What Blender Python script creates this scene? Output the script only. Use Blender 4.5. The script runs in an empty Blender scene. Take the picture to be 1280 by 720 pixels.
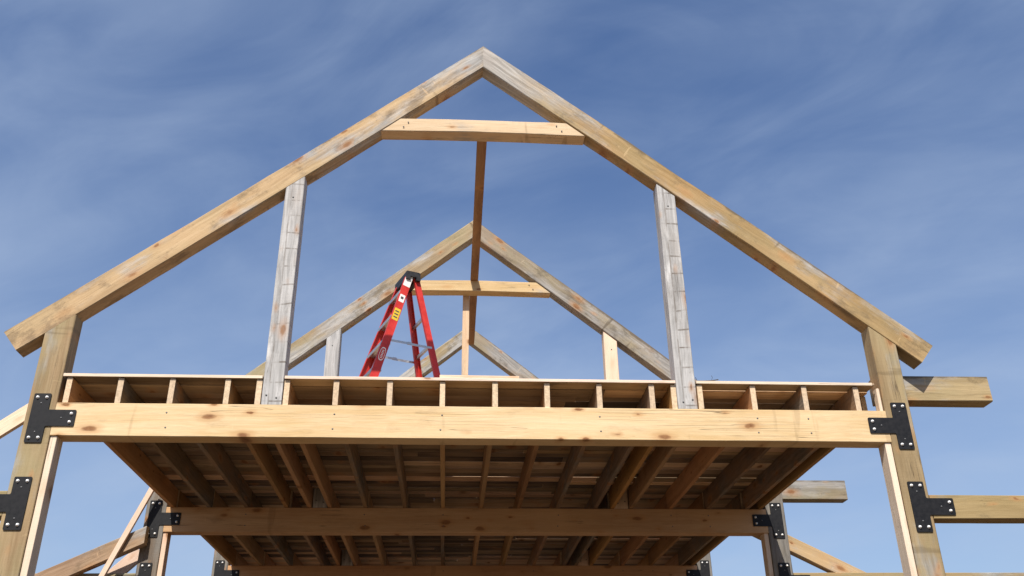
import bpy, bmesh, math, random
from mathutils import Vector, Matrix, noise

random.seed(7)
S = bpy.context.scene
C = S.collection
D = 3.082            # distance between the timber frames
ZB, ZT = 3.807, 4.062   # underside and top of the big floor beams
ZJ, ZD = 4.264, 4.290   # top of the joists, top of the plank deck
XI, XO = 3.140, 3.345   # inner and outer face of the main posts
TH = 0.155           # thickness of the frame timbers

# ------------------------------------------------------------------ materials
def new_mat(name):
    m = bpy.data.materials.new(name); m.use_nodes = True
    nt = m.node_tree
    return m, nt, nt.nodes['Principled BSDF']

class NB:
    """small node builder"""
    def __init__(s, nt): s.nt = nt
    def n(s, typ, **kw):
        nd = s.nt.nodes.new(typ)
        for k, v in kw.items():
            if k in ('operation', 'blend_type', 'data_type', 'noise_dimensions', 'feature', 'attribute_name', 'wave_type', 'bands_direction', 'vector_type', 'sky_type', 'interpolation_type', 'clamp'):
                setattr(nd, k, v)
        return nd
    def link(s, a, b): s.nt.links.new(a, b)
    def put(s, sock, v):
        if hasattr(v, 'is_output') or isinstance(v, bpy.types.NodeSocket): s.link(v, sock)
        else: sock.default_value = v
    def math(s, op, a, b=0.0, clamp=False):
        nd = s.nt.nodes.new('ShaderNodeMath'); nd.operation = op; nd.use_clamp = clamp
        s.put(nd.inputs[0], a); s.put(nd.inputs[1], b); return nd.outputs[0]
    def vmul(s, v, scale):
        nd = s.nt.nodes.new('ShaderNodeVectorMath'); nd.operation = 'MULTIPLY'
        s.link(v, nd.inputs[0]); nd.inputs[1].default_value = scale; return nd.outputs[0]
    def noise(s, v, scale=1.0, detail=4.0, rough=0.55, dist=0.0):
        nd = s.nt.nodes.new('ShaderNodeTexNoise')
        s.link(v, nd.inputs['Vector']); nd.inputs['Scale'].default_value = scale
        nd.inputs['Detail'].default_value = detail; nd.inputs['Roughness'].default_value = rough
        nd.inputs['Distortion'].default_value = dist
        return nd.outputs['Fac']
    def range(s, v, a, b, c=0.0, d=1.0):
        nd = s.nt.nodes.new('ShaderNodeMapRange'); nd.interpolation_type = 'SMOOTHSTEP'
        s.link(v, nd.inputs[0])
        for i, x in enumerate((a, b, c, d)): nd.inputs[1 + i].default_value = x
        return nd.outputs[0]
    def mix(s, f, a, b, bt='MIX'):
        nd = s.nt.nodes.new('ShaderNodeMix'); nd.data_type = 'RGBA'; nd.blend_type = bt
        s.put(nd.inputs[0], f)
        for i, x in ((6, a), (7, b)):
            if isinstance(x, (tuple, list)): nd.inputs[i].default_value = (*x, 1) if len(x) == 3 else x
            else: s.link(x, nd.inputs[i])
        return nd.outputs[2]

def wood(name, light, dark, grey=0.0, greycol=(0.40, 0.385, 0.365), stain=0.35, staincol=(0.12, 0.085, 0.05),
         knots=1.0, marks=False, var=0.25, mill=0.0, rough=0.78, tone=False, green=0.0, endc=None, tip=None, edge=None):
    m, nt, bs = new_mat(name); b = NB(nt)
    tc = nt.nodes.new('ShaderNodeTexCoord'); oi = nt.nodes.new('ShaderNodeObjectInfo')
    add = nt.nodes.new('ShaderNodeVectorMath'); add.operation = 'ADD'
    cmb = nt.nodes.new('ShaderNodeCombineXYZ')
    b.link(b.math('MULTIPLY', oi.outputs['Random'], 53.0), cmb.inputs[0])
    b.link(b.math('MULTIPLY', oi.outputs['Random'], 17.0), cmb.inputs[1])
    b.link(b.math('MULTIPLY', oi.outputs['Random'], 29.0), cmb.inputs[2])
    b.link(tc.outputs['Object'], add.inputs[0])
    off = cmb.outputs[0]
    if tone:
        at = nt.nodes.new('ShaderNodeAttribute'); at.attribute_name = 'tone'
        cm2 = nt.nodes.new('ShaderNodeCombineXYZ')
        b.link(b.math('MULTIPLY', at.outputs['Fac'], 91.0), cm2.inputs[0])
        b.link(b.math('MULTIPLY', at.outputs['Fac'], 37.0), cm2.inputs[1])
        a2 = nt.nodes.new('ShaderNodeVectorMath'); a2.operation = 'ADD'
        b.link(off, a2.inputs[0]); b.link(cm2.outputs[0], a2.inputs[1]); off = a2.outputs[0]
    b.link(off, add.inputs[1]); P = add.outputs[0]
    # warp so that the grain wanders
    w = nt.nodes.new('ShaderNodeTexNoise'); b.link(b.vmul(P, (1.1, 2.2, 2.2)), w.inputs['Vector']); w.inputs['Scale'].default_value = 1.3
    w.inputs['Detail'].default_value = 2
    wv = b.vmul(w.outputs['Color'], (0.0, 0.10, 0.10))
    wa = nt.nodes.new('ShaderNodeVectorMath'); wa.operation = 'ADD'; b.link(P, wa.inputs[0]); b.link(wv, wa.inputs[1]); PW = wa.outputs[0]
    grain = b.noise(b.vmul(PW, (1.6, 42.0, 42.0)), 1.0, 5, 0.6)
    band = b.noise(b.vmul(PW, (0.45, 11.0, 11.0)), 1.0, 3, 0.5)
    fine = b.noise(b.vmul(P, (9.0, 160.0, 160.0)), 1.0, 3, 0.6)
    g = b.math('ADD', b.math('MULTIPLY', b.range(band, 0.32, 0.68), 0.55), b.math('MULTIPLY', b.range(grain, 0.30, 0.72), 0.45))
    col = b.mix(g, dark, light)
    col = b.mix(b.range(fine, 0.35, 0.7, 0.0, 0.22), col, tuple(c * 0.55 for c in dark))
    # board to board differences
    hv = nt.nodes.new('ShaderNodeHueSaturation'); b.link(col, hv.inputs['Color'])
    rnd = at.outputs['Fac'] if tone else oi.outputs['Random']
    b.link(b.math('ADD', b.math('MULTIPLY', rnd, var * 2), 1.0 - var), hv.inputs['Value'])
    r2 = b.math('FRACT', b.math('MULTIPLY', rnd, 13.7))
    b.link(b.math('ADD', b.math('MULTIPLY', r2, 0.3), 0.85), hv.inputs['Saturation'])
    b.link(b.math('ADD', b.math('MULTIPLY', b.math('FRACT', b.math('MULTIPLY', rnd, 7.3)), 0.024), 0.488), hv.inputs['Hue'])
    col = hv.outputs['Color']
    # broad yellow-to-pale drift along the timber
    drift = b.noise(b.vmul(P, (0.9, 2.0, 2.0)), 1.0, 2, 0.5)
    col = b.mix(b.range(drift, 0.35, 0.7, 0.0, 0.35), col, tuple(min(1, c * 1.22) for c in light))
    # greenish mill tint
    if green:
        gn = b.noise(b.vmul(P, (1.4, 3.0, 3.0)), 1.1, 3, 0.6)
        col = b.mix(b.range(gn, 0.42, 0.68, 0.0, green), col, (0.25, 0.235, 0.12))
    # grey weathering
    if grey:
        wn = b.noise(b.vmul(P, (1.3, 4.0, 4.0)), 0.9, 5, 0.62)
        gc = b.mix(b.range(grain, 0.3, 0.7), tuple(c * 0.6 for c in greycol), greycol)
        gc = b.mix(b.range(b.noise(b.vmul(P, (3.0, 14.0, 14.0)), 1, 4, 0.7), 0.5, 0.75, 0, 0.6), gc, tuple(min(.8, c * 1.55) for c in greycol))
        col = b.mix(b.range(wn, 0.62 - grey * 0.5, 0.80 - grey * 0.4), col, gc)
    # dirt, tannin and water stains
    sn = b.noise(b.vmul(P, (2.2, 6.0, 6.0)), 1.0, 6, 0.68)
    col = b.mix(b.range(sn, 0.54, 0.78, 0.0, stain), col, staincol)
    sp = b.noise(b.vmul(P, (11.0, 26.0, 26.0)), 1.0, 4, 0.7)
    col = b.mix(b.range(sp, 0.66, 0.78, 0.0, stain), col, tuple(c * 0.6 for c in staincol))
    if edge:
        sm = b.noise(b.vmul(P, (3.2, 5.0, 5.0)), 1.0, 7, 0.72)
        col = b.mix(b.range(sm, 0.52, 0.66, 0.0, 0.55), col, tuple(c * 0.95 for c in staincol))
    if mill:   # pale and dark scuffs across the grain left by the saw and the sticks of the drying stack
        mk = b.noise(b.vmul(P, (7.0, 0.8, 0.8)), 1.0, 3, 0.6)
        col = b.mix(b.range(mk, 0.64, 0.70, 0.0, mill), col, tuple(c * 0.5 for c in dark))
        mk2 = b.noise(b.vmul(P, (14.0, 3.0, 3.0)), 1.3, 4, 0.6)
        col = b.mix(b.range(mk2, 0.69, 0.72, 0.0, mill * 0.5), col, tuple(min(.75, c * 1.5) for c in light))
    # knots
    if knots:
        kn = nt.nodes.new('ShaderNodeTexNoise'); b.link(b.vmul(P, (14, 10, 22)), kn.inputs['Vector']); kn.inputs['Scale'].default_value = 1.0; kn.inputs['Detail'].default_value = 4
        ka = nt.nodes.new('ShaderNodeVectorMath'); ka.operation = 'ADD'; b.link(P, ka.inputs[0]); b.link(b.vmul(kn.outputs['Color'], (0.06, 0.0, 0.022)), ka.inputs[1]); PK = ka.outputs[0]
        for sc, th, keep in (((2.6, 1.2, 6.0), 0.17, 0.42), ((4.4, 1.8, 10.0), 0.15, 0.58)):
            vo = nt.nodes.new('ShaderNodeTexVoronoi'); vo.feature = 'F1'; b.link(b.vmul(PK, sc), vo.inputs['Vector']); vo.inputs['Scale'].default_value = 1.0
            sx = nt.nodes.new('ShaderNodeSeparateColor'); b.link(vo.outputs['Color'], sx.inputs[0])
            on = b.math('GREATER_THAN', sx.outputs[0], keep)
            halo = b.math('MULTIPLY', on, b.range(vo.outputs['Distance'], th * 0.6, th * 2.2, 0.45 * knots, 0.0))
            col = b.mix(halo, col, (0.44, 0.215, 0.08))
            core = b.math('MULTIPLY', on, b.range(vo.outputs['Distance'], th * 0.45, th, 0.85 * knots, 0.0))
            col = b.mix(core, col, (0.20, 0.085, 0.032))
            rng = b.math('MULTIPLY', core, b.range(b.noise(b.vmul(P, (30, 60, 60)), 1, 2), 0.4, 0.6, 0.0, 0.7))
            col = b.mix(rng, col, (0.30, 0.15, 0.06))
    # season checks: thin dark splits along the grain
    ck = b.noise(b.vmul(P, (0.28, 15.0, 15.0)), 1.7, 2, 0.35)
    ckm = b.math('MULTIPLY', b.range(b.math('ABSOLUTE', b.math('SUBTRACT', ck, 0.5)), 0.0, 0.007, 1.0, 0.0),
                 b.range(b.noise(b.vmul(P, (0.9, 3, 3)), 1.7, 2), 0.5, 0.62))
    col = b.mix(b.math('MULTIPLY', ckm, 0.65), col, (0.05, 0.035, 0.022))
    if tip:
        st = nt.nodes.new('ShaderNodeSeparateXYZ'); b.link(tc.outputs['Object'], st.inputs[0])
        tw_ = b.math('ADD', st.outputs[0], b.math('MULTIPLY', b.math('SUBTRACT', b.noise(b.vmul(P, (2, 9, 9)), 1.0, 4, 0.65), 0.5), 1.6))
        tg = b.mix(b.range(grain, 0.3, 0.7), tuple(c * 0.62 for c in greycol), tuple(c * 1.1 for c in greycol))
        col = b.mix(b.range(tw_, tip[0], tip[1], 0.0, 0.85), col, tg)
    if edge:   # dark bark left along the upper arris
        se = nt.nodes.new('ShaderNodeSeparateXYZ'); b.link(tc.outputs['Object'], se.inputs[0])
        ew = b.math('ADD', se.outputs[2], b.math('MULTIPLY', b.math('SUBTRACT', b.noise(b.vmul(P, (2.5, 8, 8)), 1.0, 5, 0.7), 0.55), 0.10))
        col = b.mix(b.range(ew, edge - 0.012, edge + 0.008, 0.0, 0.8), col, (0.10, 0.08, 0.06))
    if marks:  # dark sticker lines at even steps on one half of the face, with a dark long line
        sep = nt.nodes.new('ShaderNodeSeparateXYZ'); b.link(tc.outputs['Object'], sep.inputs[0])
        wob = b.noise(b.vmul(tc.outputs['Object'], (2.0, 9, 9)), 1.0, 3)
        u = b.math('FRACT', b.math('ADD', b.math('DIVIDE', sep.outputs[0], 0.163), b.math('MULTIPLY', b.noise(b.vmul(tc.outputs['Object'], (1.6, 1.2, 1.2)), 1.0, 2), 0.9)))
        ln = b.range(b.math('ABSOLUTE', b.math('SUBTRACT', u, 0.5)), 0.018, 0.06, 1.0, 0.0)
        half = b.range(sep.outputs[2], -0.028, -0.018, 0.15, 1.0)
        ll = b.range(b.math('ABSOLUTE', b.math('ADD', sep.outputs[2], b.math('ADD', 0.010, b.math('MULTIPLY', wob, 0.03)))), 0.002, 0.010, 0.75, 0.0)
        mk = b.math('MAXIMUM', b.math('MULTIPLY', ln, half), ll)
        mk = b.math('MULTIPLY', mk, b.range(b.noise(b.vmul(P, (5, 12, 12)), 1.0, 4, 0.65), 0.36, 0.62, 0.08, 0.85))
        col = b.mix(mk, col, (0.13, 0.105, 0.085))
    # end grain where the surface looks along the timber
    sn2 = nt.nodes.new('ShaderNodeSeparateXYZ'); b.link(tc.outputs['Normal'], sn2.inputs[0])
    eg = b.range(b.math('ABSOLUTE', sn2.outputs[0]), 0.68, 0.76, 0.0, 1.0)
    ec = b.mix(b.range(b.noise(b.vmul(P, (1, 30, 30)), 1.5, 4, 0.6), 0.35, 0.65), tuple(c * 0.8 for c in (endc or light)), tuple(min(.8, c * 1.08) for c in (endc or light)))
    col = b.mix(b.math('MULTIPLY', eg, 0.8), col, ec)
    b.link(col, bs.inputs['Base Color'])
    b.link(b.range(grain, 0.3, 0.7, rough + 0.1, rough - 0.08), bs.inputs['Roughness'])
    bs.inputs['Specular IOR Level'].default_value = 0.3
    bp = nt.nodes.new('ShaderNodeBump'); bp.inputs['Strength'].default_value = 0.5; bp.inputs['Distance'].default_value = 0.004
    saw = b.noise(b.vmul(P, (60.0, 8.0, 8.0)), 1.0, 2)
    hgt = b.math('ADD', b.math('ADD', grain, b.math('MULTIPLY', fine, 0.5)), b.math('SUBTRACT', b.math('MULTIPLY', saw, 0.35), b.math('MULTIPLY', ckm, 1.5)))
    b.link(hgt, bp.inputs['Height']); b.link(bp.outputs[0], bs.inputs['Normal'])
    return m

def plain(name, col, rough=0.5, metal=0.0, var=0.12, scale=20.0, spec=0.5, bump=0.0, dirt=None):
    m, nt, bs = new_mat(name); b = NB(nt)
    tc = nt.nodes.new('ShaderNodeTexCoord')
    n1 = b.noise(tc.outputs['Object'], scale, 5, 0.6)
    c = b.mix(b.range(n1, 0.3, 0.7), tuple(max(0, x * (1 - var)) for x in col), tuple(min(1, x * (1 + var)) for x in col))
    if dirt:
        n2 = b.noise(tc.outputs['Object'], scale * 0.4, 6, 0.7)
        c = b.mix(b.range(n2, 0.52, 0.72, 0.0, 0.6), c, dirt)
    b.link(c, bs.inputs['Base Color'])
    b.link(b.range(n1, 0.3, 0.7, rough - 0.08, rough + 0.1), bs.inputs['Roughness'])
    bs.inputs['Metallic'].default_value = metal; bs.inputs['Specular IOR Level'].default_value = spec
    if bump:
        bp = nt.nodes.new('ShaderNodeBump'); bp.inputs['Strength'].default_value = bump; bp.inputs['Distance'].default_value = 0.002
        b.link(n1, bp.inputs['Height']); b.link(bp.outputs[0], bs.inputs['Normal'])
    return m

M = {}
M['beam'] = wood('pine_beam', (0.67, 0.505, 0.315), (0.57, 0.385, 0.195), stain=0.35, var=0.05, mill=0.3, knots=1.15, staincol=(0.24, 0.15, 0.08))
M['beam_shade_tint'] = wood('pine_beam_shade_tint', (0.55, 0.34, 0.165), (0.43, 0.235, 0.095), stain=0.4, var=0.05, mill=0.3, knots=1.0, staincol=(0.18, 0.10, 0.05))  # the pale beam pine again, with under-deck shade and warm bounce painted into its colour
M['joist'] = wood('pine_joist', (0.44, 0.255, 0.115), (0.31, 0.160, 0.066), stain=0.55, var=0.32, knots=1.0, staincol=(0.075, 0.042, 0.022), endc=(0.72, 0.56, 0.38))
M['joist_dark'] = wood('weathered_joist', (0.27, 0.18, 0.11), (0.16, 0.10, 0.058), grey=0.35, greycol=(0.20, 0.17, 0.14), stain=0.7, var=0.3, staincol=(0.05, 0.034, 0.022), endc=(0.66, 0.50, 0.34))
M['post'] = wood('pine_post', (0.37, 0.275, 0.145), (0.215, 0.148, 0.07), grey=0.28, greycol=(0.34, 0.325, 0.29), stain=0.6, var=0.08, mill=0.4, green=0.4, staincol=(0.11, 0.085, 0.05))
M['post_grey'] = wood('weathered_pine_post', (0.22, 0.175, 0.125), (0.13, 0.10, 0.07), grey=0.6, greycol=(0.21, 0.195, 0.175), stain=0.6, var=0.06, mill=0.4, green=0.2, staincol=(0.08, 0.065, 0.05))
M['rafter_olive'] = wood('pine_rafter_olive', (0.37, 0.29, 0.175), (0.20, 0.145, 0.08), grey=0.40, stain=0.85, var=0.05, mill=0.7, green=0.5, edge=0.092, staincol=(0.11, 0.085, 0.05))
M['rafter'] = wood('pine_rafter', (0.50, 0.345, 0.19), (0.27, 0.165, 0.08), grey=0.26, stain=0.8, var=0.10, mill=0.7, green=0.15, edge=0.088, staincol=(0.13, 0.09, 0.055), tip=(1.6, 3.2))
M['rafter_tan'] = wood('pine_rafter_tan', (0.44, 0.315, 0.17), (0.24, 0.16, 0.078), grey=0.30, stain=0.75, var=0.05, mill=0.7, green=0.25, edge=0.092, staincol=(0.13, 0.095, 0.055), tip=(1.0, 2.1))
M['rafter_grey'] = wood('pine_rafter_grey', (0.32, 0.26, 0.185), (0.18, 0.14, 0.095), grey=0.55, greycol=(0.33, 0.31, 0.285), stain=0.85, var=0.08, mill=0.7, green=0.3, edge=0.088, staincol=(0.085, 0.068, 0.05))
M['collar'] = wood('pine_collar', (0.62, 0.47, 0.30), (0.49, 0.335, 0.185), stain=0.45, var=0.06, mill=0.5, grey=0.12)
M['silver'] = wood('weathered_post', (0.43, 0.39, 0.35), (0.31, 0.28, 0.25), grey=0.85, greycol=(0.47, 0.455, 0.44), stain=0.5, var=0.06, marks=True, staincol=(0.15, 0.13, 0.11), knots=0.8)
M['silver_plain'] = wood('weathered_stud', (0.43, 0.39, 0.35), (0.31, 0.28, 0.25), grey=0.85, greycol=(0.45, 0.44, 0.43), stain=0.5, var=0.06, staincol=(0.15, 0.13, 0.11), knots=0.6)
M['stud'] = wood('spruce_stud', (0.74, 0.575, 0.435), (0.66, 0.48, 0.345), stain=0.2, var=0.02, knots=0.8)
M['plank'] = wood('deck_plank', (0.58, 0.42, 0.27), (0.37, 0.245, 0.145), stain=0.75, var=0.8, knots=1.0, tone=True, staincol=(0.06, 0.038, 0.022))
M['plate'] = plain('black_steel', (0.010, 0.010, 0.0115), 0.55, 0.0, 0.25, 30, 0.25, 0.15)
M['bolt'] = plain('zinc_bolt', (0.85, 0.85, 0.83), 0.38, 0.3, 0.1, 40)
M['screw'] = plain('dark_screw', (0.13, 0.13, 0.13), 0.4, 0.5, 0.1, 40)
M['red'] = plain('red_fibreglass', (0.50, 0.028, 0.019), 0.42, 0, 0.14, 9, 0.5, 0.0, dirt=(0.36, 0.035, 0.025))
M['alu'] = plain('aluminium', (0.55, 0.55, 0.54), 0.38, 0.85, 0.1, 25)
M['black'] = plain('black_plastic', (0.018, 0.018, 0.019), 0.5, 0, 0.2, 25)
M['white_sticker'] = plain('white_sticker', (0.74, 0.73, 0.70), 0.45, 0, 0.05, 40)
M['yellow_sticker'] = plain('yellow_sticker', (0.62, 0.44, 0.03), 0.45, 0, 0.05, 40)
M['ink'] = plain('dark_print', (0.05, 0.05, 0.05), 0.5, 0, 0.05, 40)
M['red_print'] = plain('red_print', (0.55, 0.03, 0.02), 0.5, 0, 0.05, 40)

# ------------------------------------------------------------------ object helpers
def tag(o, label, cat, group=None, kind=None):
    if label: o['label'] = label
    if cat: o['category'] = cat
    if group: o['group'] = group
    if kind: o['kind'] = kind
    return o

def thing(name, label, cat, loc=(0, 0, 0), group=None, rot=None):
    o = bpy.data.objects.new(name, None); C.objects.link(o)
    M4 = Matrix.Translation(loc) @ (rot.to_4x4() if rot else Matrix())
    o.matrix_world = M4; o.empty_display_size = 0.2
    tag(o, label, cat, group)
    o['_m'] = [x for r in M4 for x in r]
    return o

WM = {}
def link(name, me, mat, parent=None, mw=None):
    o = bpy.data.objects.new(name, me); C.objects.link(o)
    if mat and not me.materials: me.materials.append(mat)
    mw = mw or Matrix()
    WM[o.name] = mw.copy()
    if parent:
        pm = WM.get(parent.name)
        if pm is None: pm = Matrix([list(parent['_m'])[i * 4:i * 4 + 4] for i in range(4)])
        o.parent = parent; o.matrix_parent_inverse = Matrix()
        o.matrix_basis = pm.inverted() @ mw
    else:
        o.matrix_basis = mw
    return o

def bm_mesh(name, bm, smooth=False):
    bmesh.ops.recalc_face_normals(bm, faces=bm.faces[:])
    me = bpy.data.meshes.new(name); bm.to_mesh(me); bm.free()
    if smooth:
        for p in me.polygons: p.use_smooth = True
    return me

TCOUNT = [0]
def timber(name, p0, p1, w, h, mat, parent=None, up=(0, 0, 1), cut0=None, cut1=None, cham=0.005, rough=0.0025, bow=0.0, wane=0.0, step=0.16):
    """A sawn timber from p0 to p1 (centre line), w across and h along 'up'; ends can be cut by a plane (point, normal).
    Built along local X. Surfaces are slightly uneven, arrises eased by varying amounts, never beyond the true size."""
    TCOUNT[0] += 1; seed = TCOUNT[0] * 11.37
    p0, p1 = Vector(p0), Vector(p1); ax = (p1 - p0); L = ax.length; ax.normalize()
    up = Vector(up); yv = up.cross(ax).normalized(); zv = ax.cross(yv).normalized()
    mid = (p0 + p1) / 2
    mw = Matrix((( ax.x, yv.x, zv.x, mid.x), (ax.y, yv.y, zv.y, mid.y), (ax.z, yv.z, zv.z, mid.z), (0, 0, 0, 1)))
    inv = mw.inverted()
    def plane(cut):
        if not cut: return None
        pt = inv @ Vector(cut[0]); nn = inv.to_3x3() @ Vector(cut[1]); return pt, nn
    c0, c1 = plane(cut0), plane(cut1)
    def xend(c, y, z, default):
        if not c: return default
        pt, nn = c
        return pt.x - (nn.y * (y - pt.y) + nn.z * (z - pt.z)) / nn.x
    n = max(2, int(L / step))
    bm = bmesh.new(); rings = []
    hw, hh = w / 2, h / 2
    for i in range(n + 1):
        t = i / n; ring = []
        sx = t * L
        for ci, (sy, sz) in enumerate(((-1, -1), (1, -1), (1, 1), (-1, 1))):
            c = cham * (0.6 + 0.8 * abs(noise.noise((sx * 2.3, ci * 7.1, seed))))
            if wane: c += wane * max(0.0, noise.noise((sx * 0.8, ci * 3.7, seed + 5)) - 0.05) * (1 if ci >= 2 else 0.35)
            c = min(c, 0.35 * min(w, h))
            pts = [(sy * (hw - c), sz * hh), (sy * hw, sz * (hh - c))]
            if (sy * sz) > 0: pts = pts if ci in (0,) else pts
            # order round the section
            if ci == 0: pts = [(-hw, -hh + c), (-hw + c, -hh)]
            elif ci == 1: pts = [(hw - c, -hh), (hw, -hh + c)]
            elif ci == 2: pts = [(hw, hh - c), (hw - c, hh)]
            else: pts = [(-hw + c, hh), (-hw, hh - c)]
            for (y, z) in pts:
                dy = rough * abs(noise.noise((sx * 1.7, z * 9 + 3, seed + 1))) + rough * 0.6 * abs(noise.noise((sx * 9.0, z * 20, seed + 2)))
                dz = rough * abs(noise.noise((sx * 1.7, y * 9 + 8, seed + 3))) + rough * 0.6 * abs(noise.noise((sx * 9.0, y * 20, seed + 4)))
                y2 = y - math.copysign(min(dy, abs(y) * .3), y); z2 = z - math.copysign(min(dz, abs(z) * .3), z) + bow * math.sin(math.pi * t)
                xa = xend(c0, y2, z2, -L / 2); xb = xend(c1, y2, z2, L / 2)
                ring.append(bm.verts.new((xa + (xb - xa) * t, y2, z2)))
        rings.append(ring)
    for i in range(n):
        a, b_ = rings[i], rings[i + 1]
        for k in range(8):
            bm.faces.new((a[k], a[(k + 1) % 8], b_[(k + 1) % 8], b_[k]))
    bm.faces.new(rings[0][::-1]); bm.faces.new(rings[-1])
    return link(name, bm_mesh(name, bm), mat, parent, mw)

def box_bm(bm, x0, x1, y0, y1, z0, z1, layer=None, val=0.0):
    vs = [bm.verts.new((x, y, z)) for x in (x0, x1) for y in (y0, y1) for z in (z0, z1)]
    idx = ((0, 1, 3, 2), (4, 6, 7, 5), (0, 4, 5, 1), (2, 3, 7, 6), (0, 2, 6, 4), (1, 5, 7, 3))
    for q in idx:
        f = bm.faces.new([vs[i] for i in q])
        if layer:
            for lp in f.loops: lp[layer] = (val, val, val, 1)
    return vs

def hexbolt_mesh(r, hgt):
    """domed bolt head on a washer, axis along -Y, base at y = 0"""
    bm = bmesh.new()
    prof = [(r * 1.25, 0.0), (r * 1.25, hgt * 0.25), (r * 0.95, hgt * 0.3), (r * 0.9, hgt * 0.75), (r * 0.55, hgt), (0.0005, hgt * 1.05)]
    prev = None
    for (rr, y) in prof:
        ring = [bm.verts.new((rr * math.cos(a), -y, rr * math.sin(a))) for a in [k * math.tau / 12 for k in range(12)]]
        if prev:
            for k in range(12): bm.faces.new((prev[k], prev[(k + 1) % 12], ring[(k + 1) % 12], ring[k]))
        prev = ring
    bm.faces.new(prev)
    return bm_mesh('bolt', bm, True)

BOLT = hexbolt_mesh(0.0095, 0.014); BOLT.materials.append(M['bolt'])
SCREW = hexbolt_mesh(0.0055, 0.004); SCREW.materials.append(M['screw'])

def rounded(poly, r, seg=4):
    out = []; n = len(poly)
    for i in range(n):
        p, a, c = Vector(poly[i]), Vector(poly[i - 1]), Vector(poly[(i + 1) % n])
        u, v = (a - p).normalized(), (c - p).normalized()
        for k in range(seg + 1):
            t = k / seg
            out.append(((1 - t) ** 2 * (p + u * r) + 2 * t * (1 - t) * p + t * t * (p + v * r)))
    return out

def extrude_xz(bm, pts, y0, y1):
    a = [bm.verts.new((p[0], y0, p[1])) for p in pts]; b_ = [bm.verts.new((p[0], y1, p[1])) for p in pts]
    n = len(pts)
    bm.faces.new(a); bm.faces.new(b_[::-1])
    for k in range(n): bm.faces.new((a[k], b_[k], b_[(k + 1) % n], a[(k + 1) % n]))

def t_plate(parent, xc, zc, s, y):
    """T shaped steel plate on the frame's face; its arm points towards s (+1 right, -1 left)"""
    v, hv, arm, ah = 0.061, 0.188, 0.325, 0.0625
    poly = [(-v, -hv), (v, -hv), (v, -ah), (arm - v, -ah), (arm - v, ah), (v, ah), (v, hv), (-v, hv)]
    bm = bmesh.new(); pts = rounded(poly, 0.011)
    if s < 0: pts = [Vector((-p.x, p.y)) for p in pts]
    extrude_xz(bm, pts, -0.0065, 0.0)
    bmesh.ops.triangulate(bm, faces=[f for f in bm.faces if len(f.verts) > 4])
    pl = link('steel_plate', bm_mesh('steel_plate', bm), M['plate'], parent, Matrix.Translation((xc, y - 0.001, zc)))
    jx = random.uniform(-.003, .003)
    for (bx, bz) in ((-0.033, 0.157), (0.033, 0.157), (-0.033, -0.152), (0.033, -0.152), (0.234, 0.032), (0.231, -0.032)):
        link('bolt', BOLT, None, pl, Matrix.Translation((xc + s * (bx + jx) if abs(bx) > .1 else xc + bx, y - 0.0075, zc + bz)) @ Matrix.Rotation(random.uniform(0, 1), 4, 'Y'))
    for (bx, bz) in ((0.0, 0.112), (0.0, -0.108), (0.165, 0.0)):
        link('screw', SCREW, None, pl, Matrix.Translation((xc + s * bx, y - 0.0075, zc + bz)))
    return pl

# ------------------------------------------------------------------ the timber frames
SL = 0.819; PEAK = 7.615; VT = 0.256          # roof slope, ridge height, plumb depth of the rafters
def rafter_top(x): return PEAK - SL * abs(x)
def rafter_bot(x): return PEAK - VT - SL * abs(x)
CA = math.cos(math.atan(SL)); SA = math.sin(math.atan(SL))

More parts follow.
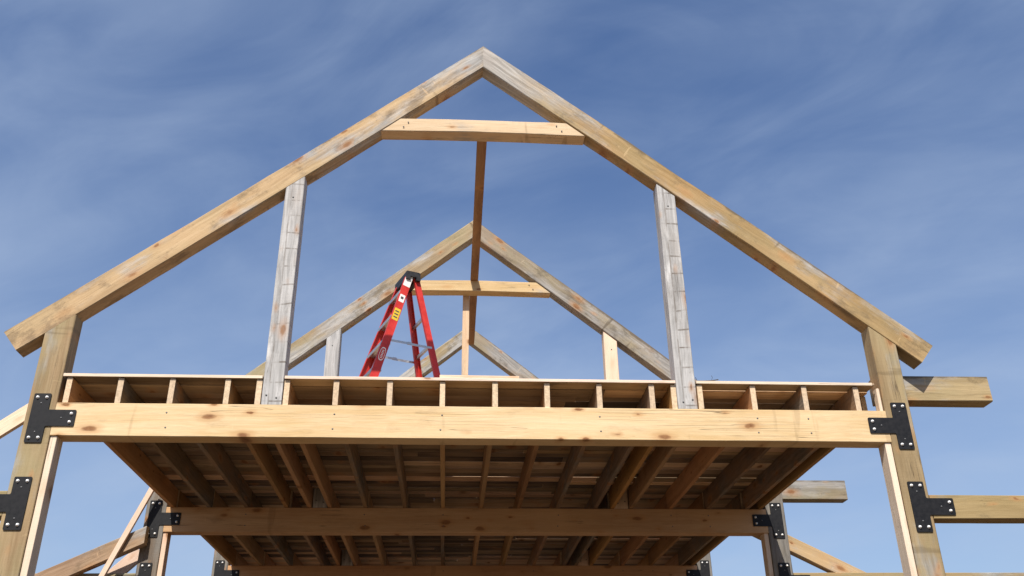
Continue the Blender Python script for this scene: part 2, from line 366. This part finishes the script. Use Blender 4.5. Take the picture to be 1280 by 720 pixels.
def frame(y, label, peak_dx, mats, tail=3.65, outrigger=False, ties=(True, True), top_plates=True, low_plates=(True, True), knees=True, cleats=True):
    t = thing('gable_frame', label, 'timber frame', (0, y, 0), 'timber gable frames of the barn')
    yc = y + TH / 2
    for s in (-1, 1):
        nrm = (s * SL, 0, 1)
        # post: from the ground to the underside of the rafter
        timber('post', (s * (XI + XO) / 2, yc, -0.3), (s * (XI + XO) / 2, yc, 4.78), TH, XO - XI, mats['post'], t, up=(1, 0, 0),
               cut1=((0, 0, PEAK - VT), nrm), wane=0.012)
        # rafter, plumb cut at the ridge and square cut at the tail
        mx = tail; perp = VT * CA
        pt_top = Vector((s * mx, yc, rafter_top(mx))); c_off = Vector((-s * SA, 0, -CA)) * (perp / 2)
        ptail = pt_top + c_off
        pridge = Vector((0, yc, PEAK - VT / 2))
        timber('rafter', ptail, pridge, TH, perp, mats['rafter_l'] if s < 0 else mats['rafter_r'], t, up=(0, 0, 1),
               cut1=((0, yc, PEAK), (s, 0, 0)), cham=0.007, rough=0.004, wane=0.035, bow=0.014 * s)
        if knees:
            xa, xb = (1.507, 1.660)
            timber('strut', (s * (xa + xb) / 2, yc, ZT), (s * (xa + xb) / 2, yc, 6.05), TH - .004, xb - xa, mats['knee_l'] if s < 0 else mats['knee_r'], t, up=(1, 0, 0),
                   cut1=((0, 0, PEAK - VT), nrm), wane=0.015, rough=0.003)
        if cleats:
            timber('support_board', (s * (XI - 0.026), y + 0.075, -0.1), (s * (XI - 0.026), y + 0.075, ZB), 0.125, 0.048, M['stud'], t, up=(1, 0, 0), cham=0.003)
        if ties[0 if s < 0 else 1]:
            timber('side_beam', (s * XO, yc, 3.312), (s * (XO + 3.4), yc, 3.312), TH, 0.178, mats['tie'], t, wane=0.01)
            timber('outer_post', (s * (XO + 3.4 + .08), yc, -0.3), (s * (XO + 3.4 + .08), yc, 3.40), TH, 0.155, mats['post'], t, up=(1, 0, 0))
        if top_plates: t_plate(t, s * 3.248, 3.940, -s, y)
        if low_plates[0 if s < 0 else 1]: t_plate(t, s * 3.252, 3.312, s, y)
    timber('floor_beam', (-XI, yc, (ZB + ZT) / 2), (XI, yc, (ZB + ZT) / 2), TH, ZT - ZB, mats['beam'], t, rough=0.002)
    fb = [o for o in t.children if o.name.startswith('floor_beam')][0]
    def screws(parent, pts):
        for (px, pz) in pts:
            link('screw', SCREW, None, parent, Matrix.Translation((px, y + 0.0012, pz)))
    for s in (-1, 1):
        st_ = [o for o in t.children if o.name.startswith('strut') and o.matrix_basis.translation.x * s > 0][0]
        screws(st_, [(s * 1.55, ZT + 0.055), (s * 1.625, ZT + 0.075), (s * 1.59, 5.90)])
    screws(fb, [(jx + o_, zz_) for jx in (-2.33, -1.11, -0.305, 0.902, 2.112, 2.52) for o_, zz_ in ((random.uniform(-.01, .01), 3.99), (random.uniform(-.01, .01), 3.875))])
    zc0, zc1 = 6.612, 6.757
    timber('collar_tie', (-0.8, yc, (zc0 + zc1) / 2), (0.8, yc, (zc0 + zc1) / 2), TH - .012, zc1 - zc0 - 0.004, mats['collar'], t, bow=0.012, wane=0.02, rough=0.004,
           cut0=((0, 0, PEAK - VT), (-SL, 0, 1)), cut1=((0, 0, PEAK - VT), (SL, 0, 1)))
    ct = [o for o in t.children if o.name.startswith('collar_tie')][0]
    screws(ct, [(-0.70, 6.66), (-0.66, 6.71), (0.70, 6.66), (0.655, 6.715)])
    if outrigger:
        timber('outrigger_beam', (3.20, y + TH + 0.085, 4.318), (4.135, y + TH + 0.085, 4.318), 0.155, 0.215, mats['rafter_r'], t, wane=0.02)
    return t

A = dict(post=M['post'], rafter_l=M['rafter'], rafter_r=M['rafter_tan'], knee_l=M['silver'], knee_r=M['silver'], beam=M['beam'], collar=M['collar'], tie=M['post'])
B = dict(A, beam=M['beam_shade_tint'], post=M['post_grey'], rafter_l=M['rafter_olive'], rafter_r=M['rafter_grey'], knee_l=M['silver_plain'], knee_r=M['stud'])
f1 = frame(0.0, 'nearest of the three timber gable frames, with its tall grey struts and black steel plates', 0, A, outrigger=True)
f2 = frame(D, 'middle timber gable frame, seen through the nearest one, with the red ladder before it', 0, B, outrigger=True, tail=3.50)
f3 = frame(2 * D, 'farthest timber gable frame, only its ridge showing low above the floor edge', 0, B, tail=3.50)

# side roof rafters of the two rear frames (parts of those frames)
def side_rafter(t, y, s, x_in, top_in, slope, x_out, w=0.11):
    vt = 0.178; a = math.atan(slope)
    p0 = Vector((s * x_in, y, top_in - vt / 2)); p1 = Vector((s * x_out, y, top_in - vt / 2 - slope * (x_out - x_in)))
    timber('side_rafter', p0, p1, w, vt * math.cos(a), M['rafter'], t, cut0=(p0, (1, 0, 0)), wane=0.03, rough=0.004)
side_rafter(f2, D + TH + 0.06, 1, 2.95, 4.055, 0.50, 7.0)
side_rafter(f2, D - 0.058, -1, 3.275, 3.845, 0.475, 7.0)
side_rafter(f3, 2 * D + TH + 0.06, 1, 2.95, 4.055, 0.50, 7.0)
side_rafter(f3, 2 * D + 0.075, -1, XO + 0.002, 3.815, 0.475, 7.0)
# scrap filler board beside the right post, above the nearest beam
timber('filler_board', (XI - 0.018, 0.05, ZT + 0.002), (XI - 0.018, 0.05, ZT + 0.19), 0.075, 0.03, M['stud'], f1, up=(1, 0, 0), cham=0.012)

# ------------------------------------------------------------------ the loft floor
fl = thing('loft_floor', 'raised loft floor of planks on joists carried by the big beams', 'floor', (0, 0, ZT))
JX = [-3.085, -2.71, -2.33, -1.92, -1.686, -1.48, -1.11, -0.705, -0.305, 0.097, 0.497, 0.902, 1.311, 1.484, 1.690, 2.112, 2.52, 2.938]
for bay in range(3):
    for i, x in enumerate(JX):
        y0 = 0.004 if bay == 0 else bay * D + 0.085
        y1 = (bay + 1) * D + 0.070 if bay < 2 else 2 * D + 1.6
        if bay: x = x + random.uniform(-0.012, 0.012)
        jw = 0.042
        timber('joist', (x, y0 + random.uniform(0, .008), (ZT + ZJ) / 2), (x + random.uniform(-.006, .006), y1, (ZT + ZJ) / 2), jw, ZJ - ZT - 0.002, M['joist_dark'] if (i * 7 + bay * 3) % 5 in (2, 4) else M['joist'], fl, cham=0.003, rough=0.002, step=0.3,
               bow=random.uniform(-0.003, 0.0))
timber('rim_joist', (3.085, 0.22, (ZT + ZJ) / 2), (3.085, 2 * D + 1.6, (ZT + ZJ) / 2), 0.042, ZJ - ZT - 0.002, M['joist'], fl, cham=0.003, step=0.4)

bm = bmesh.new(); lay = bm.loops.layers.color.new('tone')
yy = 0.0; rnd = random.Random(3); first = True
while yy < 2 * D + 1.6:
    wd = rnd.choice((0.095, 0.115, 0.14, 0.14, 0.165)) if not first else 0.16
    xs = [-3.128, rnd.uniform(-1.2, 1.4), 3.10] if not first else [-3.128, -1.664, -1.503, 1.503, 1.664, 3.095]
    for a, b2 in zip(xs[:-1], xs[1:]):
        if first and (abs(a + 1.664) < 1e-6 or abs(a - 1.503) < 1e-6): continue
        v = rnd.random(); dz = rnd.uniform(-0.0, 0.003)
        box_bm(bm, a + 0.001, b2 - 0.001, yy + 0.001, yy + wd - rnd.uniform(0.003, 0.012), ZJ + 0.0005 + rnd.choice((0, 0, 0.004, 0.007)), ZD + dz, lay, v)
    yy += wd; first = False
ctr = Matrix.Translation((0, 0, ZJ))
bm.transform(ctr.inverted())
dk = link('plank_deck', bm_mesh('plank_deck', bm), M['plank'], fl, ctr)
bv = dk.modifiers.new('Bevel', 'BEVEL'); bv.width = 0.0015; bv.segments = 1

# pale band of lumber at the deck's front edge
for xa, xb in ((-3.132, -1.666), (-1.500, 1.500), (1.666, 3.07)):
    timber('edge_board', (xa, -0.006, ZJ + 0.014), (xb, -0.006, ZJ + 0.014), 0.010, 0.024, M['stud'], fl, cham=0.002, rough=0.001)

# ------------------------------------------------------------------ loose boards and braces
def board_thing(name, label, cat, *a, group=None, **k):
    o = timber(name, *a, **k); tag(o, label, cat, group); return o

board_thing('ridge_brace', 'long flat board laid on top of the collar ties, running away under the ridge', 'board',
            (0.0, 0.06, 6.757 + 0.020), (0.012, 4.95, 6.757 + 0.020), 0.092, 0.038, M['joist'], cham=0.003)
board_thing('prop_board', 'upright tan board behind the middle collar tie, standing on the loft floor', 'board',
            (-0.098, 3.262, ZD + .004), (-0.082, 3.262, 6.735), 0.038, 0.080, M['collar'], up=(1, 0, 0), cham=0.003)
board_thing('diagonal_brace', 'long pale board slanting down to the left from behind the nearest left post', 'brace',
            (-3.18, 0.19, 4.235), (-8.5, 0.19, 0.0), 0.04, 0.115, M['stud'], group='temporary diagonal braces', cham=0.003)
board_thing('diagonal_brace', 'thin steep pale board leaning across the middle frame left post', 'brace',
            (-3.245, D - 0.137, 4.285), (-4.94, D - 0.137, 0.0), 0.04, 0.055, M['stud'], group='temporary diagonal braces', cham=0.003)
board_thing('diagonal_brace', 'wider pale board slanting down left, behind the thin steep brace and the side rafter', 'brace',
            (-3.38, D + 0.182, 3.645), (-6.03, D + 0.182, 1.0), 0.04, 0.14, M['stud'], group='temporary diagonal braces', cham=0.003)
board_thing('loose_plank', 'pale short plank lying at the front edge of the loft floor', 'plank',
            (-0.33, 0.075, ZD + .022), (0.285, 0.082, ZD + .022), 0.10, 0.032, M['stud'], cham=0.003)

# ------------------------------------------------------------------ the step ladder
def ladder():
    yaw = math.radians(23)
    base = Vector((-0.69, 1.60, ZD + .004))
    R = Matrix.Rotation(yaw, 3, 'Z')
    mw = Matrix.Translation(base) @ R.to_4x4()
    t = thing('step_ladder', 'red fibreglass step ladder standing open on the loft floor', 'ladder', base, None, R)
    H = 1.675
    fa, ra = 0.52, 0.375          # foot of the step side (towards -x) and of the rear side
    def rail(name, p0, p1, dep, wid, side, mat):
        """C channel: web on the outer side, two flanges inwards"""
        p0, p1 = Vector(p0), Vector(p1); ax = (p1 - p0).normalized(); L = (p1 - p0).length
        yv = Vector((0, 1, 0)); yv = (yv - ax * yv.dot(ax)).normalized(); xv = yv.cross(ax)
        loc = Matrix(((xv.x, yv.x, ax.x, p0.x), (xv.y, yv.y, ax.y, p0.y), (xv.z, yv.z, ax.z, p0.z), (0, 0, 0, 1)))
        bm = bmesh.new(); th = 0.005
        s = side
        prof = [(-dep / 2, 0), (dep / 2, 0), (dep / 2, -s * wid), (dep / 2 - th, -s * wid), (dep / 2 - th, -s * th), (-dep / 2 + th, -s * th), (-dep / 2 + th, -s * wid), (-dep / 2, -s * wid)]
        a = [bm.verts.new((x, y, 0)) for x, y in prof]; b_ = [bm.verts.new((x, y, L)) for x, y in prof]
        for k in range(8): bm.faces.new((a[k], a[(k + 1) % 8], b_[(k + 1) % 8], b_[k]))
        bm.faces.new(a[::-1]); bm.faces.new(b_)
        bmesh.ops.triangulate(bm, faces=[f for f in bm.faces if len(f.verts) > 4])
        return link(name, bm_mesh(name, bm), mat, t, mw @ loc), mw @ loc
    wb, wt = 0.32, 0.14         # half width at the feet and at the top
    near = None
    for sd in (-1, 1):
        r, m_ = rail('step_rail', (-fa, sd * wb, 0.02), (-0.035, sd * wt, H - 0.03), 0.076, 0.034, sd, M['red'])
        if sd < 0: near = (r, m_)
        rr, m2 = rail('rear_rail', (ra, sd * (wb - 0.04), 0.02), (0.045, sd * (wt - 0.015), H - 0.03), 0.058, 0.030, sd, M['red'])
        for (px, py, mm) in ((-fa, sd * (wb - 0.017), r), (ra, sd * (wb - 0.055), rr)):
            bmf = bmesh.new(); box_bm(bmf, -0.05, 0.05, -0.022, 0.022, 0, 0.035)
            bmesh.ops.bevel(bmf, geom=bmf.edges[:], offset=0.005, segments=1, affect='EDGES')
            link('rubber_foot', bm_mesh('rubber_foot', bmf), M['black'], mm, mw @ Matrix.Translation((px, py, 0)))
    for k in range(1, 6):
        z = k * 0.292; f = z / H
        xc = -fa + (fa - 0.035) * f; hw = wb + (wt - wb) * f - 0.008
        bmf = bmesh.new()
        box_bm(bmf, -0.042, 0.042, -hw, hw, -0.003, 0.003); box_bm(bmf, -0.042, -0.036, -hw, hw, -0.028, -0.0032); box_bm(bmf, 0.036, 0.042, -hw, hw, -0.028, -0.0032)
        link('step', bm_mesh('step', bmf), M['alu'], t, mw @ Matrix.Translation((xc, 0, z)))
    for z in (0.30, 0.62, 0.94, 1.24):
        f = z / H; xc = ra + (0.045 - ra) * f; hw = (wb - 0.04) + (wt - 0.015 - wb + 0.04) * f - 0.006
        bmf = bmesh.new(); box_bm(bmf, -0.004, 0.016, -hw, hw, -0.016, 0.016)
        link('rear_brace', bm_mesh('rear_brace', bmf), M['alu'], t, mw @ Matrix.Translation((xc, 0, z)))
    # spreaders, each with its folding joint
    for sd in (-1, 1):
        z = 0.90; f = z / H
        x0 = -fa + (fa - 0.035) * f; x1 = ra + (0.045 - ra) * f
        y0 = sd * (wb + (wt - wb) * f - 0.02)
        bmf = bmesh.new(); xm = (x0 + x1) / 2
        box_bm(bmf, x0, xm + 0.02, y0 - 0.002, y0 + 0.002, z - 0.011, z + 0.011)
        box_bm(bmf, xm - 0.02, x1, y0 + 0.0025, y0 + 0.0065, z - 0.013, z + 0.009)
        box_bm(bmf, xm - 0.018, xm + 0.018, y0 - 0.006, y0 - 0.0025, z - 0.014, z + 0.014)
        link('spreader', bm_mesh('spreader', bmf), M['alu'], t, mw)
    # moulded top with a raised rim
    bmf = bmesh.new()
    pts = rounded([(-0.078, -0.035), (0.07, -0.035), (0.07, 0.012), (0.06, 0.02), (-0.068, 0.02), (-0.078, 0.012)], 0.008, 3)
    a = [bmf.verts.new((p.x, -0.16, p.y)) for p in pts]; b_ = [bmf.verts.new((p.x, 0.16, p.y)) for p in pts]
    for k in range(len(pts)): bmf.faces.new((a[k], b_[k], b_[(k + 1) % len(pts)], a[(k + 1) % len(pts)]))
    bmf.faces.new(a); bmf.faces.new(b_[::-1])
    cap = link('top_cap', bm_mesh('top_cap', bmf), M['black'], t, mw @ Matrix.Translation((0, 0, H)))
    for dx in (-0.055, 0.05):
        bmf = bmesh.new(); box_bm(bmf, dx - 0.022, dx + 0.022, -0.165, 0.165, -0.07, -0.033)
        link('hinge_bracket', bm_mesh('hinge_bracket', bmf), M['black'], cap, mw @ Matrix.Translation((0, 0, H)))
    # stickers on the near step rail (web faces -y)
    def sticker(name, at, hw, hh, mat, parent=near[0], y=-0.0012, poly=None):
        bmf = bmesh.new(); pts = poly or rounded([(-hw, -hh), (hw, -hh), (hw, hh), (-hw, hh)], 0.006, 3)
        va = [bmf.verts.new((p[0], y, p[1])) for p in pts]; vb = [bmf.verts.new((p[0], y + 0.001, p[1])) for p in pts]
        bmf.faces.new(va); bmf.faces.new(vb[::-1])
        for k in range(len(pts)): bmf.faces.new((va[k], vb[k], vb[(k + 1) % len(pts)], va[(k + 1) % len(pts)]))
        return link(name, bm_mesh(name, bmf), mat, parent, near[1] @ Matrix.Translation((0, 0, at)))
    sticker('warning_sticker', 1.66, 0.036, 0.085, M['white_sticker'])
    sticker('notice_sticker', 1.42, 0.027, 0.045, M['white_sticker'])
    sticker('notice_print', 1.425, 0.014, 0.014, M['ink'], y=-0.0026)
    sticker('caution_sticker', 1.22, 0.031, 0.070, M['yellow_sticker'])
    for k in range(3): sticker('caution_print', 1.185 + k * 0.035, 0.021, 0.006, M['ink'], y=-0.0026)
    ov = [Vector((0.027 * math.copysign(abs(math.cos(q)) ** .7, math.cos(q)), 0.075 * math.copysign(abs(math.sin(q)) ** .7, math.sin(q)))) for q in [k * math.tau / 28 for k in range(28)]]
    sticker('emblem_sticker', 0.745, 0, 0, M['white_sticker'], poly=ov)
    o2 = [p * 0.82 for p in ov]; sticker('emblem_ground', 0.745, 0, 0, M['red_print'], y=-0.0026, poly=o2)
    bmf = bmesh.new()            # white lettering strokes running along the rail
    for k in range(6):
        z0 = -0.049 + k * 0.0165
        box_bm(bmf, -0.010, 0.010, -0.0042, -0.0030, z0, z0 + 0.009)
    link('emblem_lettering', bm_mesh('emblem_lettering', bmf), M['white_sticker'], near[0], near[1] @ Matrix.Translation((0, 0, 0.745)))
    return t
ladder()

# twig caught at the foot of the right strut
bm = bmesh.new()
def twig(pts, r):
    prev = None
    for i, p in enumerate(pts):
        ring = [bm.verts.new((p[0], p[1] + r * math.cos(a), p[2] + r * math.sin(a))) for a in (0, 2.1, 4.2)]
        if prev:
            for k in range(3): bm.faces.new((prev[k], prev[(k + 1) % 3], ring[(k + 1) % 3], ring[k]))
        else: bm.faces.new(ring)
        prev = ring
    bm.faces.new(prev)
twig([(0, 0, 0.008), (0.05, 0.01, 0.012), (0.11, -0.01, 0.008), (0.17, 0.0, 0.022)], 0.005)
twig([(0.112, -0.008, 0.014), (0.125, 0.0, 0.04), (0.118, 0.002, 0.056)], 0.003)
twig([(0.0, 0.002, 0.015), (-0.012, 0.002, 0.04)], 0.004)
tw = link('twig', bm_mesh('twig', bm), plain('twig_bark', (0.05, 0.04, 0.03), 0.8), None, Matrix.Translation((1.685, 0.03, ZD + .004)))
tag(tw, 'small dark twig on the floor edge beside the right grey strut', 'twig')

# ------------------------------------------------------------------ ground
bm = bmesh.new()
N = 60
def gz(x, y):
    r = math.hypot(x, y)
    return 0.05 * noise.noise((x * .35, y * .35, 0)) * min(1, 1) + (0.4 * noise.noise((x * .02, y * .02, 3)) if r > 12 else 0) * min(1, (r - 12) / 30 if r > 12 else 0)
cs = [math.copysign((abs(k) / 30) ** 3.2 * 900, k) if k else 0 for k in range(-30, 31)]
grid = [[bm.verts.new((x, y, gz(x, y))) for x in cs] for y in cs]
for i in range(60):
    for j in range(60): bm.faces.new((grid[i][j], grid[i][j + 1], grid[i + 1][j + 1], grid[i + 1][j]))
m, nt, bs = new_mat('bare_earth'); b = NB(nt)
tc = nt.nodes.new('ShaderNodeTexCoord')
n1 = b.noise(tc.outputs['Object'], 0.8, 8, 0.65); n2 = b.noise(tc.outputs['Object'], 12.0, 6, 0.7); n3 = b.noise(tc.outputs['Object'], 0.05, 4, 0.6)
c = b.mix(b.range(n1, 0.3, 0.7), (0.105, 0.063, 0.032), (0.155, 0.095, 0.049))
c = b.mix(b.range(n2, 0.35, 0.7, 0, 0.5), c, (0.09, 0.054, 0.028))
c = b.mix(b.range(n3, 0.52, 0.62, 0, 0.8), c, (0.045, 0.052, 0.022))
b.link(c, bs.inputs['Base Color']); bs.inputs['Roughness'].default_value = 0.95
bp = nt.nodes.new('ShaderNodeBump'); bp.inputs['Distance'].default_value = 0.03; b.link(n2, bp.inputs['Height']); b.link(bp.outputs[0], bs.inputs['Normal'])
g = link('ground', bm_mesh('ground', bm, True), m); g['kind'] = 'structure'

# ------------------------------------------------------------------ sky and sun
EL, AZ = math.radians(50), math.radians(15)     # sun height; sun is behind the camera, a little to the left
sd = Vector((-math.sin(AZ) * math.cos(EL), -math.cos(AZ) * math.cos(EL), math.sin(EL)))   # towards the sun
W = bpy.data.worlds.new('World'); S.world = W; W.use_nodes = True
nt = W.node_tree; nt.nodes.clear(); b = NB(nt)
out = nt.nodes.new('ShaderNodeOutputWorld'); bg = nt.nodes.new('ShaderNodeBackground'); bg.inputs['Strength'].default_value = 0.10
sky = nt.nodes.new('ShaderNodeTexSky'); sky.sky_type = 'NISHITA'; sky.sun_disc = False
sky.sun_elevation = EL; sky.sun_rotation = math.atan2(sd.x, sd.y)
sky.air_density = 1.0; sky.dust_density = 1.0; sky.ozone_density = 2.5
tc = nt.nodes.new('ShaderNodeTexCoord'); sp = nt.nodes.new('ShaderNodeSeparateXYZ'); b.link(tc.outputs['Generated'], sp.inputs[0])
zz = b.math('ADD', b.math('MAXIMUM', sp.outputs[2], 0.0), 0.35)
cb = nt.nodes.new('ShaderNodeCombineXYZ')      # thin high cloud on a plane far overhead
b.link(b.math('DIVIDE', sp.outputs[0], zz), cb.inputs[0]); b.link(b.math('DIVIDE', sp.outputs[1], zz), cb.inputs[1])
def cloud_map(rot, sc, loc):
    q = nt.nodes.new('ShaderNodeMapping'); b.link(cb.outputs[0], q.inputs['Vector'])
    q.inputs['Rotation'].default_value = (0, 0, math.radians(rot)); q.inputs['Location'].default_value = loc
    return b.vmul(q.outputs[0], sc)
big = b.noise(cloud_map(24, (1.0, 1.7, 1), (3.1, 1.7, 0)), 1.5, 3, 0.5, 0.4)
mid = b.noise(cloud_map(28, (0.9, 1.5, 1), (0.4, 5.7, 0)), 4.0, 5, 0.55, 0.7)
fib = b.noise(cloud_map(22, (1.0, 2.6, 1), (7.0, 2.0, 0)), 5.0, 6, 0.6, 0.8)
cl = b.math('ADD', b.math('MULTIPLY', big, 0.55), b.math('ADD', b.math('MULTIPLY', mid, 0.30), b.math('MULTIPLY', fib, 0.09)))
mask = b.range(cl, 0.33, 0.70, 0.06, 0.60)
veil = b.range(sp.outputs[2], 0.08, 0.70, 0.52, 0.0)     # thicker air and cloud towards the horizon
mask = b.math('ADD', mask, b.math('MULTIPLY', veil, b.math('SUBTRACT', 1.0, mask)))
hs = nt.nodes.new('ShaderNodeHueSaturation'); hs.inputs['Saturation'].default_value = 1.24; hs.inputs['Hue'].default_value = 0.508; b.link(sky.outputs[0], hs.inputs['Color'])
col = b.mix(mask, hs.outputs[0], (3.6, 4.45, 5.9))
b.link(col, bg.inputs['Color']); b.link(bg.outputs[0], out.inputs['Surface'])

sun = bpy.data.lights.new('sun', 'SUN'); sun.energy = 5.0; sun.angle = math.radians(0.53); sun.color = (1.0, 0.94, 0.85)
so = bpy.data.objects.new('sun', sun); C.objects.link(so); so.rotation_euler = sd.to_track_quat('Z', 'Y').to_euler(); so.location = sd * 40

# ------------------------------------------------------------------ camera
yaw, pitch, roll, fpx = 0.0698, 0.4756, 0.0139, 1172.94
F = Vector((math.sin(yaw) * math.cos(pitch), math.cos(yaw) * math.cos(pitch), math.sin(pitch)))
Rr = Vector((math.cos(yaw), -math.sin(yaw), 0)); U = Rr.cross(F)
R2 = Rr * math.cos(roll) - U * math.sin(roll); U2 = Rr * math.sin(roll) + U * math.cos(roll)
cam = bpy.data.cameras.new('camera'); co = bpy.data.objects.new('camera', cam); C.objects.link(co)
co.matrix_world = Matrix(((R2.x, U2.x, -F.x, -0.2339), (R2.y, U2.y, -F.y, -6.7381), (R2.z, U2.z, -F.z, 1.6), (0, 0, 0, 1)))
cam.sensor_width = 36; cam.lens = 36 * fpx / 1280; cam.clip_start = 0.1; cam.clip_end = 3000
S.camera = co
for o in S.objects:
    if '_m' in o: del o['_m']
S.view_settings.view_transform = 'Standard'; S.view_settings.look = 'None'; S.view_settings.exposure = 0.38; S.view_settings.gamma = 1
S.render.resolution_x, S.render.resolution_y = 1024, 576
